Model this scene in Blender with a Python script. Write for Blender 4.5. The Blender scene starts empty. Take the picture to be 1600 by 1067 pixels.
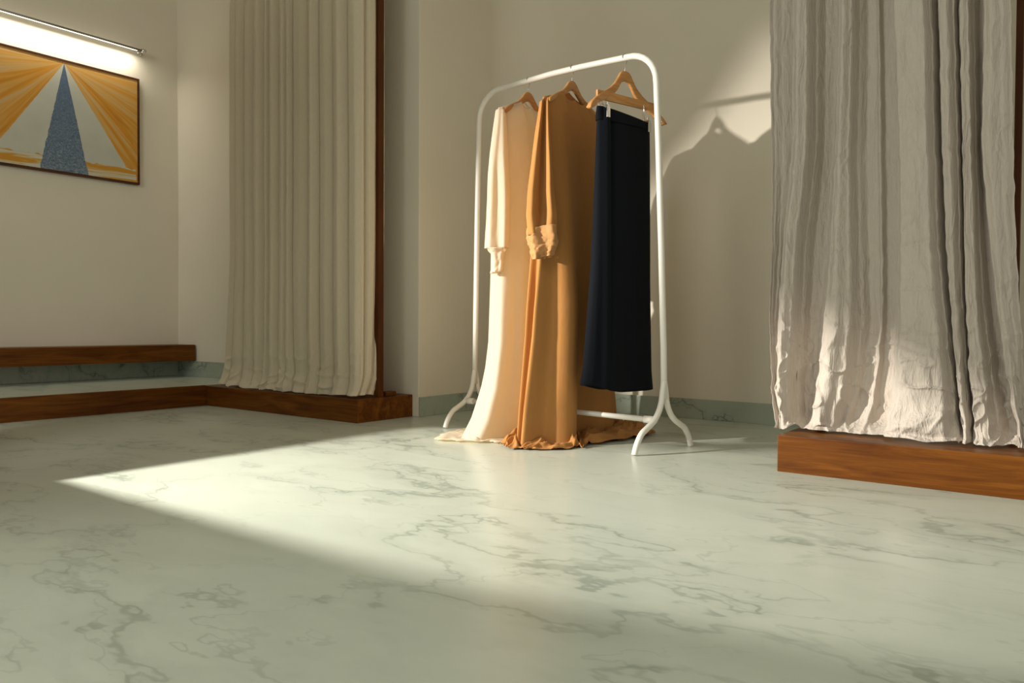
import bpy, bmesh, math, random
import numpy as np
from mathutils import Vector, Matrix

C = bpy.context.scene.collection
# ------------------------------------------------------------------ camera
F_PX, PITCH, ROLL, YAW, CAM_H = 1202.8, -0.02109, 0.00504, 0.6473, 0.48
cam_d = bpy.data.cameras.new('camera')
cam = bpy.data.objects.new('camera', cam_d)
C.objects.link(cam)
cam_d.sensor_width = 36.0
cam_d.sensor_fit = 'HORIZONTAL'
cam_d.lens = 36.0 * F_PX / 1600.0
cam_d.clip_start = 0.02
cp, sp, cr, sr = math.cos(PITCH), math.sin(PITCH), math.cos(ROLL), math.sin(ROLL)
fw = Vector((0, cp, sp))
right0 = Vector((1, 0, 0))
up0 = right0.cross(fw)
rt = right0 * cr + up0 * sr
up = up0 * cr - right0 * sr
cam.matrix_world = Matrix(((rt.x, up.x, -fw.x, 0), (rt.y, up.y, -fw.y, 0),
                           (rt.z, up.z, -fw.z, CAM_H), (0, 0, 0, 1)))
bpy.context.scene.camera = cam

# ------------------------------------------------------------------ exposure / world
sc = bpy.context.scene
sc.view_settings.view_transform = 'Standard'
sc.view_settings.look = 'None'
sc.view_settings.exposure = 0.0
sc.view_settings.gamma = 1.0
sc.view_settings.use_curve_mapping = False
world = bpy.data.worlds.new('world'); sc.world = world
world.use_nodes = True
bg = world.node_tree.nodes['Background']
bg.inputs[0].default_value = (1.0, 0.975, 0.88, 1)
bg.inputs[1].default_value = 0.61

# ------------------------------------------------------------------ room axes
# u runs along the left wall away from the camera, v runs across to the left
D1 = np.array([math.sin(YAW), math.cos(YAW), 0.0])
D2 = np.array([-math.cos(YAW), math.sin(YAW), 0.0])
ROOM = math.pi / 2 - YAW          # z rotation that turns local x onto D1


def W(u, v, z=0.0):
    return Vector((D1[0] * u + D2[0] * v, D1[1] * u + D2[1] * v, z))


def ray(px, py):
    x2 = (px - 800) / F_PX; y2 = (py - 533.5) / F_PX
    x = x2 * cr + y2 * sr; y = -x2 * sr + y2 * cr
    return np.array([x, cp + y * sp, -y * cp + sp])


def on_u(px, py, u):
    r = ray(px, py); t = u / (r @ D1)
    return float(t * (r @ D2)), float(CAM_H + t * r[2])       # v, z


def on_v(px, py, v):
    r = ray(px, py); t = v / (r @ D2)
    return float(t * (r @ D1)), float(CAM_H + t * r[2])       # u, z


# ------------------------------------------------------------------ key lights
def light(name, kind, loc, energy, color, **kw):
    d = bpy.data.lights.new(name, kind)
    d.energy = energy; d.color = color
    for k, val in kw.items(): setattr(d, k, val)
    o = bpy.data.objects.new(name, d); C.objects.link(o); o.location = loc
    return o


def aim(o, target):
    o.rotation_euler = (Vector(target) - o.location).to_track_quat('-Z', 'Y').to_euler()


LAMP = W(-0.40, 3.62, 1.443)
AXIS = (W(2.40, 1.40, 0.75) - LAMP).normalized()
spot = light('stage_spot_light', 'SPOT', LAMP, 1210, (1.0, 0.945, 0.86),
             spot_size=math.radians(64), spot_blend=1.0, shadow_soft_size=0.036)
aim(spot, W(2.20, 1.42, 0.32))
# soft fill added at the left to bring out the folds
soft = light('added_soft_fill', 'AREA', (-2.5, 0.3, 2.3), 48, (0.98, 1.0, 0.93), shape='RECTANGLE', size=1.5, size_y=1.2)
aim(soft, (1.2, 2.6, 0.5))

# ------------------------------------------------------------------ helpers
def tag(o, label=None, cat=None, group=None, kind=None):
    if label: o['label'] = label
    if cat: o['category'] = cat
    if group: o['group'] = group
    if kind: o['kind'] = kind
    return o


def empty(name, loc, rz=0.0):
    o = bpy.data.objects.new(name, None); C.objects.link(o)
    o.location = loc; o.rotation_euler = (0, 0, rz); o.empty_display_size = 0.1
    return o


def mesh_obj(name, verts, faces, mat, parent=None, smooth=True, loc=None, rz=0.0):
    me = bpy.data.meshes.new(name)
    me.from_pydata([tuple(map(float, p)) for p in verts], [], faces)
    me.update()
    if smooth:
        for p in me.polygons: p.use_smooth = True
    if mat is not None: me.materials.append(mat)
    o = bpy.data.objects.new(name, me); C.objects.link(o)
    if parent is not None: o.parent = parent
    if loc is not None: o.location = loc
    if rz: o.rotation_euler = (0, 0, rz)
    return o


def bm_obj(name, bm, mat, parent=None, smooth=False, bevel=0.0, loc=None, rz=0.0):
    bmesh.ops.recalc_face_normals(bm, faces=bm.faces)
    if bevel:
        bmesh.ops.bevel(bm, geom=[e for e in bm.edges], offset=bevel, segments=2, affect='EDGES', profile=0.7)
    me = bpy.data.meshes.new(name); bm.to_mesh(me); bm.free()
    if smooth:
        for p in me.polygons: p.use_smooth = True
    if mat is not None: me.materials.append(mat)
    o = bpy.data.objects.new(name, me); C.objects.link(o)
    if parent is not None: o.parent = parent
    if loc is not None: o.location = loc
    if rz: o.rotation_euler = (0, 0, rz)
    return o


def box_bm(x0, x1, y0, y1, z0, z1, bm=None):
    bm = bm or bmesh.new()
    vs = [bm.verts.new(p) for p in ((x0, y0, z0), (x1, y0, z0), (x1, y1, z0), (x0, y1, z0),
                                    (x0, y0, z1), (x1, y0, z1), (x1, y1, z1), (x0, y1, z1))]
    for f in ((0, 3, 2, 1), (4, 5, 6, 7), (0, 1, 5, 4), (1, 2, 6, 5), (2, 3, 7, 6), (3, 0, 4, 7)):
        bm.faces.new([vs[i] for i in f])
    return bm


def room_box(name, u0, u1, v0, v1, z0, z1, mat, parent=None, bevel=0.0):
    """box given in room coordinates; the object sits at its base centre"""
    c = W((u0 + u1) / 2, (v0 + v1) / 2, z0)
    du, dv = (u1 - u0) / 2, (v1 - v0) / 2
    bm = box_bm(-du, du, -dv, dv, 0, z1 - z0)
    if parent is None:
        return bm_obj(name, bm, mat, None, False, bevel, c, ROOM)
    o = bm_obj(name, bm, mat, parent, False, bevel)
    m = Matrix.Translation(c) @ Matrix.Rotation(ROOM, 4, 'Z')
    o.matrix_local = parent_inv(parent) @ m
    return o


def parent_inv(p):
    return (Matrix.Translation(p.location) @ Matrix.Rotation(p.rotation_euler.z, 4, 'Z')).inverted()


def tube(points, radius, n=12, caps=True):
    """verts, faces of a swept tube; radius may be a list"""
    P = [Vector(p) for p in points]
    rad = radius if isinstance(radius, (list, tuple)) else [radius] * len(P)
    t0 = (P[1] - P[0]).normalized()
    nrm = t0.orthogonal().normalized()
    vs, fs = [], []
    for i, p in enumerate(P):
        t = (P[min(i + 1, len(P) - 1)] - P[max(i - 1, 0)]).normalized()
        nrm = (nrm - t * nrm.dot(t)).normalized()
        b = t.cross(nrm)
        for k in range(n):
            a = 2 * math.pi * k / n
            vs.append(p + (nrm * math.cos(a) + b * math.sin(a)) * rad[i])
    for i in range(len(P) - 1):
        for k in range(n):
            a = i * n + k; b2 = i * n + (k + 1) % n
            fs.append((a, b2, b2 + n, a + n))
    if caps:
        fs.append(tuple(range(n - 1, -1, -1)))
        fs.append(tuple((len(P) - 1) * n + k for k in range(n)))
    return vs, fs


def merge(*parts):
    vs, fs = [], []
    for v, f in parts:
        o = len(vs); vs += list(v); fs += [tuple(i + o for i in q) for q in f]
    return vs, fs


def spline(pts, m=8):
    """Catmull-Rom through 3-D points"""
    P = [Vector(p) for p in pts]
    P = [P[0] * 2 - P[1]] + P + [P[-1] * 2 - P[-2]]
    out = []
    for i in range(1, len(P) - 2):
        for k in range(m):
            t = k / m
            a, b, c, d = P[i - 1], P[i], P[i + 1], P[i + 2]
            out.append(0.5 * ((2 * b) + (c - a) * t + (2 * a - 5 * b + 4 * c - d) * t * t + (3 * b - a - 3 * c + d) * t ** 3))
    out.append(P[-2])
    return out


_rng = np.random.RandomState(7)
_tab = _rng.rand(256, 256) * 2 - 1


def vnoise(x, y, seed=0, px=None):
    """smooth value noise in -1..1; px = integer period in x"""
    x = np.asarray(x, float); y = np.asarray(y, float)
    xi = np.floor(x).astype(int); yi = np.floor(y).astype(int)
    fx = x - xi; fy = y - yi
    fx = fx * fx * (3 - 2 * fx); fy = fy * fy * (3 - 2 * fy)
    def g(i, j):
        if px: i = np.mod(i, px)
        return _tab[np.mod(i + seed * 37, 256), np.mod(j + seed * 91, 256)]
    return (g(xi, yi) * (1 - fx) + g(xi + 1, yi) * fx) * (1 - fy) + (g(xi, yi + 1) * (1 - fx) + g(xi + 1, yi + 1) * fx) * fy


def ridged(x, y, seed=0):
    return 1 - np.abs(vnoise(x, y, seed)) * 2.0


def grid_faces(nr, nc, wrap=False):
    fs = []
    for r in range(nr - 1):
        for c in range(nc if wrap else nc - 1):
            a = r * nc + c; b = r * nc + (c + 1) % nc
            fs.append((a, b, b + nc, a + nc))
    return fs


# ------------------------------------------------------------------ materials
def mat(name):
    m = bpy.data.materials.new(name); m.use_nodes = True
    nt = m.node_tree; nt.nodes.clear()
    out = nt.nodes.new('ShaderNodeOutputMaterial')
    b = nt.nodes.new('ShaderNodeBsdfPrincipled')
    nt.links.new(b.outputs[0], out.inputs[0])
    return m, nt, b, out


def N(nt, kind, **kw):
    n = nt.nodes.new(kind)
    for k, v in kw.items():
        if k.startswith('i_'):
            key = k[2:]
            n.inputs[int(key) if key.isdigit() else key.replace('_', ' ')].default_value = v
        else: setattr(n, k, v)
    return n


def ramp(nt, fac, stops):
    r = nt.nodes.new('ShaderNodeValToRGB')
    e = r.color_ramp.elements
    while len(e) < len(stops): e.new(0.5)
    for el, (p, c) in zip(e, stops):
        el.position = p; el.color = (*c, 1)
    nt.links.new(fac, r.inputs[0])
    return r.outputs[0]


def simple(name, col, rough=0.5, metal=0.0, emit=None, es=0.0):
    m, nt, b, out = mat(name)
    b.inputs['Base Color'].default_value = (*col, 1)
    b.inputs['Roughness'].default_value = rough
    b.inputs['Metallic'].default_value = metal
    if emit:
        b.inputs['Emission Color'].default_value = (*emit, 1)
        b.inputs['Emission Strength'].default_value = es
    # faint surface mottling so nothing is a dead flat colour
    tc = N(nt, 'ShaderNodeTexCoord'); nz = N(nt, 'ShaderNodeTexNoise', i_Scale=40.0, i_Detail=3.0)
    nt.links.new(tc.outputs['Object'], nz.inputs['Vector'])
    bp = N(nt, 'ShaderNodeBump', i_Strength=0.04, i_Distance=0.002)
    nt.links.new(nz.outputs['Fac'], bp.inputs['Height']); nt.links.new(bp.outputs[0], b.inputs['Normal'])
    return m


def plaster():
    m, nt, b, out = mat('wall_plaster')
    tc = N(nt, 'ShaderNodeTexCoord')
    n1 = N(nt, 'ShaderNodeTexNoise', i_Scale=1.6, i_Detail=5.0, i_Roughness=0.6)
    n2 = N(nt, 'ShaderNodeTexNoise', i_Scale=9.0, i_Detail=6.0, i_Roughness=0.65)
    nt.links.new(tc.outputs['Object'], n1.inputs['Vector']); nt.links.new(tc.outputs['Object'], n2.inputs['Vector'])
    c = ramp(nt, n1.outputs['Fac'], [(0.3, (0.75, 0.685, 0.56)), (0.7, (0.79, 0.725, 0.60))])
    nt.links.new(c, b.inputs['Base Color'])
    b.inputs['Roughness'].default_value = 0.85
    bp = N(nt, 'ShaderNodeBump', i_Strength=0.25, i_Distance=0.006)
    nt.links.new(n2.outputs['Fac'], bp.inputs['Height']); nt.links.new(bp.outputs[0], b.inputs['Normal'])
    return m


def marble(name, light_c=(0.565, 0.61, 0.52), vein_c=(0.33, 0.375, 0.31), scale=1.0, rough=0.28):
    m, nt, b, out = mat(name)
    tc = N(nt, 'ShaderNodeTexCoord')
    mp = N(nt, 'ShaderNodeMapping'); mp.inputs['Rotation'].default_value = (0, 0, math.radians(12))
    mp.inputs['Scale'].default_value = (2.1 * scale, 1.05 * scale, 1.5 * scale)
    nt.links.new(tc.outputs['Object'], mp.inputs['Vector'])
    # domain warp
    w = N(nt, 'ShaderNodeTexNoise', i_Scale=1.7, i_Detail=5.0, i_Roughness=0.55)
    nt.links.new(mp.outputs[0], w.inputs['Vector'])
    sub = N(nt, 'ShaderNodeVectorMath', operation='SUBTRACT'); sub.inputs[1].default_value = (0.5, 0.5, 0.5)
    nt.links.new(w.outputs['Color'], sub.inputs[0])
    scl = N(nt, 'ShaderNodeVectorMath', operation='SCALE'); scl.inputs['Scale'].default_value = 1.5
    nt.links.new(sub.outputs[0], scl.inputs[0])
    add = N(nt, 'ShaderNodeVectorMath', operation='ADD')
    nt.links.new(mp.outputs[0], add.inputs[0]); nt.links.new(scl.outputs[0], add.inputs[1])

    def vein(sc_, width, seed, det=3.0):
        off = N(nt, 'ShaderNodeVectorMath', operation='ADD'); off.inputs[1].default_value = (seed * 3.7, seed * 1.9, seed)
        nt.links.new(add.outputs[0], off.inputs[0])
        n = N(nt, 'ShaderNodeTexNoise', i_Scale=sc_, i_Detail=det, i_Roughness=0.5)
        nt.links.new(off.outputs[0], n.inputs['Vector'])
        a = N(nt, 'ShaderNodeMath', operation='SUBTRACT'); a.inputs[1].default_value = 0.5
        nt.links.new(n.outputs['Fac'], a.inputs[0])
        ab = N(nt, 'ShaderNodeMath', operation='ABSOLUTE'); nt.links.new(a.outputs[0], ab.inputs[0])
        mr = N(nt, 'ShaderNodeMapRange', interpolation_type='SMOOTHERSTEP')
        mr.inputs['From Min'].default_value = 0.0; mr.inputs['From Max'].default_value = width
        mr.inputs['To Min'].default_value = 1.0; mr.inputs['To Max'].default_value = 0.0
        nt.links.new(ab.outputs[0], mr.inputs['Value'])
        return mr.outputs[0]
    v1 = vein(0.85, 0.014, 1.0); v2 = vein(1.7, 0.020, 2.3); v3 = vein(0.85, 0.075, 1.0)
    # patchy masks so the veins come and go
    msk = N(nt, 'ShaderNodeTexNoise', i_Scale=1.7, i_Detail=4.0, i_Roughness=0.6)
    nt.links.new(mp.outputs[0], msk.inputs['Vector'])
    mr = N(nt, 'ShaderNodeMapRange'); mr.inputs['From Min'].default_value = 0.36; mr.inputs['From Max'].default_value = 0.62
    nt.links.new(msk.outputs['Fac'], mr.inputs['Value'])

    def mul(a, b_, k=None):
        x = N(nt, 'ShaderNodeMath', operation='MULTIPLY'); nt.links.new(a, x.inputs[0])
        if b_ is None: x.inputs[1].default_value = k
        else: nt.links.new(b_, x.inputs[1])
        return x.outputs[0]

    def addm(a, b_):
        x = N(nt, 'ShaderNodeMath', operation='ADD', use_clamp=True); nt.links.new(a, x.inputs[0]); nt.links.new(b_, x.inputs[1])
        return x.outputs[0]
    mr2 = N(nt, 'ShaderNodeMapRange'); mr2.inputs['To Min'].default_value = 0.25; mr2.inputs['To Max'].default_value = 1.0
    nt.links.new(mr.outputs[0], mr2.inputs['Value'])
    tot = addm(mul(mul(v1, mr2.outputs[0]), None, 0.85), mul(mul(v2, mr.outputs[0]), None, 0.50))
    tot = addm(tot, mul(mul(v3, mr.outputs[0]), None, 0.33))
    cloud = N(nt, 'ShaderNodeTexNoise', i_Scale=1.3, i_Detail=6.0, i_Roughness=0.6)
    nt.links.new(add.outputs[0], cloud.inputs['Vector'])
    base = ramp(nt, cloud.outputs['Fac'], [(0.3, tuple(c * 0.90 for c in light_c)), (0.6, light_c)])
    mx = N(nt, 'ShaderNodeMix', data_type='RGBA')
    nt.links.new(tot, mx.inputs['Factor']); nt.links.new(base, mx.inputs[6]); mx.inputs[7].default_value = (*vein_c, 1)
    nt.links.new(mx.outputs[2], b.inputs['Base Color'])
    b.inputs['Roughness'].default_value = rough
    b.inputs['Specular IOR Level'].default_value = 0.35
    return m


def wood(name, dark, mid, lite, rough=0.42, axis=0, sc_=1.0):
    m, nt, b, out = mat(name)
    tc = N(nt, 'ShaderNodeTexCoord')
    mp = N(nt, 'ShaderNodeMapping')
    s = [26.0 * sc_] * 3; s[axis] = 2.6 * sc_
    mp.inputs['Scale'].default_value = s
    nt.links.new(tc.outputs['Object'], mp.inputs['Vector'])
    n1 = N(nt, 'ShaderNodeTexNoise', i_Scale=1.0, i_Detail=5.0, i_Roughness=0.6, i_Distortion=0.8)
    nt.links.new(mp.outputs[0], n1.inputs['Vector'])
    mp2 = N(nt, 'ShaderNodeMapping'); s2 = [150.0 * sc_] * 3; s2[axis] = 5.0 * sc_; mp2.inputs['Scale'].default_value = s2
    nt.links.new(tc.outputs['Object'], mp2.inputs['Vector'])
    n2 = N(nt, 'ShaderNodeTexNoise', i_Scale=1.0, i_Detail=3.0)
    nt.links.new(mp2.outputs[0], n2.inputs['Vector'])
    mixf = N(nt, 'ShaderNodeMath', operation='MULTIPLY_ADD'); mixf.inputs[1].default_value = 0.25; 
    sb = N(nt, 'ShaderNodeMath', operation='SUBTRACT'); sb.inputs[1].default_value = 0.125
    nt.links.new(n2.outputs['Fac'], mixf.inputs[0]); nt.links.new(n1.outputs['Fac'], mixf.inputs[2])
    nt.links.new(mixf.outputs[0], sb.inputs[0])
    c = ramp(nt, sb.outputs[0], [(0.30, dark), (0.50, mid), (0.70, lite)])
    nt.links.new(c, b.inputs['Base Color'])
    b.inputs['Roughness'].default_value = rough
    b.inputs['Specular IOR Level'].default_value = 0.18
    bp = N(nt, 'ShaderNodeBump', i_Strength=0.12, i_Distance=0.002)
    nt.links.new(n2.outputs['Fac'], bp.inputs['Height']); nt.links.new(bp.outputs[0], b.inputs['Normal'])
    return m


def cloth(name, col, trans=0.25, rough=0.9, bump=0.3, bscale=90.0, tcol=None, wr=0.0, sheen=0.15, spec=0.2, bdist=0.003):
    m, nt, b, out = mat(name)
    tc = N(nt, 'ShaderNodeTexCoord')
    n = N(nt, 'ShaderNodeTexNoise', i_Scale=bscale, i_Detail=4.0, i_Roughness=0.6)
    mp = N(nt, 'ShaderNodeMapping'); mp.inputs['Scale'].default_value = (1, 1, 0.25)
    nt.links.new(tc.outputs['Object'], mp.inputs['Vector']); nt.links.new(mp.outputs[0], n.inputs['Vector'])
    c = ramp(nt, n.outputs['Fac'], [(0.3, tuple(x * 0.93 for x in col)), (0.7, col)])
    nt.links.new(c, b.inputs['Base Color'])
    b.inputs['Roughness'].default_value = rough
    b.inputs['Sheen Weight'].default_value = sheen
    b.inputs['Specular IOR Level'].default_value = spec
    h = n.outputs['Fac']
    if wr:
        n2 = N(nt, 'ShaderNodeTexNoise', i_Scale=26.0, i_Detail=5.0, i_Roughness=0.55, i_Distortion=1.2)
        nt.links.new(mp.outputs[0], n2.inputs['Vector'])
        ma = N(nt, 'ShaderNodeMath', operation='MULTIPLY_ADD'); ma.inputs[1].default_value = wr
        nt.links.new(n2.outputs['Fac'], ma.inputs[0]); nt.links.new(h, ma.inputs[2]); h = ma.outputs[0]
    bp = N(nt, 'ShaderNodeBump', i_Strength=bump, i_Distance=bdist)
    nt.links.new(h, bp.inputs['Height']); nt.links.new(bp.outputs[0], b.inputs['Normal'])
    if trans:
        t = N(nt, 'ShaderNodeBsdfTranslucent'); t.inputs[0].default_value = (*(tcol or col), 1)
        nt.links.new(bp.outputs[0], t.inputs['Normal'])
        mx = N(nt, 'ShaderNodeMixShader'); mx.inputs[0].default_value = trans
        nt.links.new(b.outputs[0], mx.inputs[1]); nt.links.new(t.outputs[0], mx.inputs[2])
        nt.links.new(mx.outputs[0], out.inputs[0])
    return m


M = {}
M['plaster'] = plaster()
M['floor'] = marble('floor_marble')
M['base'] = marble('baseboard_marble', (0.42, 0.47, 0.38), (0.17, 0.21, 0.17), 1.8, 0.3)
M['wood'] = wood('platform_wood', (0.075, 0.020, 0.0015), (0.130, 0.040, 0.003), (0.21, 0.072, 0.007))
M['wood_v'] = wood('platform_wood_cross', (0.075, 0.020, 0.0015), (0.130, 0.040, 0.003), (0.21, 0.072, 0.007), axis=1)
M['wood_post'] = wood('post_wood', (0.060, 0.016, 0.003), (0.085, 0.025, 0.005), (0.11, 0.036, 0.008), axis=2)
M['frame'] = wood('picture_frame_wood', (0.05, 0.018, 0.008), (0.08, 0.030, 0.014), (0.12, 0.045, 0.02))
M['hanger'] = wood('hanger_wood', (0.42, 0.19, 0.058), (0.52, 0.25, 0.085), (0.60, 0.31, 0.11), rough=0.35, sc_=2.0)
M['white_metal'] = simple('white_painted_metal', (0.80, 0.76, 0.68), 0.35)
M['steel'] = simple('polished_steel', (0.75, 0.73, 0.70), 0.2, 1.0)
M['grey_metal'] = simple('grey_metal', (0.33, 0.31, 0.28), 0.4, 0.6)
M['black'] = simple('black_board', (0.02, 0.02, 0.02), 0.8)
M['rubber'] = simple('grey_rubber', (0.5, 0.5, 0.46), 0.7)
M['lens'] = simple('warm_lamp_glass', (0.9, 0.85, 0.7), 0.2, 0.0, (1, 0.9, 0.72), 3.0)
M['led'] = simple('led_strip', (0.9, 0.88, 0.82), 0.3, 0.0, (1.0, 0.93, 0.80), 3.0)
M['curtain_l'] = cloth('greige_linen', (0.74, 0.65, 0.49), 0.12, bump=0.35, bscale=160.0)
M['curtain_r'] = cloth('cream_crinkled_cotton', (0.62, 0.55, 0.475), 0.08, bump=0.75, bscale=120.0, wr=3.0, bdist=0.005)
M['dress_w'] = cloth('ivory_dress_cloth', (0.88, 0.82, 0.72), 0.58, bump=0.15, tcol=(0.98, 0.88, 0.70))
M['dress_c'] = cloth('caramel_dress_cloth', (0.55, 0.26, 0.080), 0.20, bump=0.2, tcol=(0.60, 0.19, 0.02), rough=0.7, sheen=0.04, spec=0.08)
M['dress_cuff'] = cloth('caramel_cuff_cloth', (0.60, 0.305, 0.115), 0.15, bump=0.3, rough=0.7)
M['skirt'] = cloth('black_skirt_cloth', (0.0022, 0.0035, 0.0065), 0.0, bump=0.1, sheen=0.0)


# ------------------------------------------------------------------ the room
UL, VL = 2.90, 5.13          # return wall plane (u) and left wall plane (v)
UF = 3.76                    # far wall plane
Z_UP = 0.118                 # raised floor level
CEIL = 3.0


def struct(o):
    o['kind'] = 'structure'; return o


struct(room_box('floor', -4.5, 3.9, -3.2, 5.25, -0.08, 0.0, M['floor']))
struct(room_box('floor_raised', -2.6, UL, 4.18, VL, 0.0, Z_UP, M['floor']))
struct(room_box('wall_left', -2.6, UL, VL, VL + 0.12, 0.0, CEIL, M['plaster']))
struct(room_box('wall_corner', UL, UF + 0.12, 2.80, VL + 0.12, 0.0, CEIL, M['plaster'], bevel=0.006))
RC = 0.27                    # the inner corner is plastered as a soft cove


def cove(name, r0, z0, z1, mat_, back=0.03):
    c = W(UF - RC, 2.80 - RC, z0); n_ = 28
    prof = [(r0 * math.sin(math.pi / 2 * k / n_), r0 * math.cos(math.pi / 2 * k / n_)) for k in range(n_ + 1)]
    e = RC + back
    prof += [(e, 0.0), (e, e), (0.0, e)]
    m_ = len(prof)
    vs_ = [(x, y, 0) for x, y in prof] + [(x, y, z1 - z0) for x, y in prof]
    fs_ = [(k, (k + 1) % m_, (k + 1) % m_ + m_, k + m_) for k in range(m_)]
    o = mesh_obj(name, vs_, fs_, mat_, loc=c, rz=ROOM)
    o.data.set_sharp_from_angle(angle=math.radians(20))
    return struct(o)


cove('wall_cove', RC, 0.0, CEIL, M['plaster'])
cove('baseboard_cove', RC - 0.012, 0.0, 0.103, M['base'], 0.0)
struct(room_box('wall_far', UF, UF + 0.12, -3.0, 2.80, 0.0, CEIL, M['plaster']))
struct(room_box('ceiling', -2.6, UF + 0.12, -3.0, VL + 0.12, CEIL, CEIL + 0.08, M['plaster']))
struct(room_box('baseboard_left', -2.6, UL, VL - 0.012, VL, Z_UP, 0.222, M['base'], bevel=0.002))
struct(room_box('baseboard_return', UL - 0.012, UL, 4.17, VL - 0.012, Z_UP, 0.224, M['base'], bevel=0.002))
struct(room_box('baseboard_corner', UL, UF - RC, 2.788, 2.80, 0.0, 0.103, M['base'], bevel=0.002))
struct(room_box('baseboard_far', UF - 0.012, UF, -3.0, 2.80 - RC, 0.0, 0.103, M['base'], bevel=0.002))

# ------------------------------------------------------------------ wooden platforms, step, bench
tag(room_box('step_board', -2.6, 2.518, 4.155, 4.18, 0.0, Z_UP + 0.001, M['wood'], bevel=0.002),
    'long brown wooden board facing the marble step under the picture wall', 'step')
tag(room_box('wooden_platform', 2.518, 2.898, 2.842, 4.178, 0.0, 0.115, M['wood_v'], bevel=0.003),
    'low brown wooden platform under the gathered greige curtain, meeting the step board', 'platform')
tag(room_box('wooden_platform', 2.564, 2.96, -0.75, 0.832, 0.0, 0.121, M['wood_v'], bevel=0.003),
    'low brown wooden platform under the cream crinkled curtain on the right', 'platform')
tag(room_box('wall_bench', -2.6, UL - 0.013, 4.893, VL - 0.013, 0.229, 0.336, M['wood'], bevel=0.002),
    'floating dark brown wooden bench along the wall below the picture', 'bench')

# ------------------------------------------------------------------ picture and picture lamp
PU0, PU1, PZ0, PZ1 = 1.678, 2.616, 1.403, 2.106
pic = empty('framed_picture', W((PU0 + PU1) / 2, VL - 0.001, PZ0), ROOM)
tag(pic, 'dark framed picture of a blue tower between orange rays on the left wall', 'picture')
hw, hh = (PU1 - PU0) / 2, PZ1 - PZ0


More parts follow.
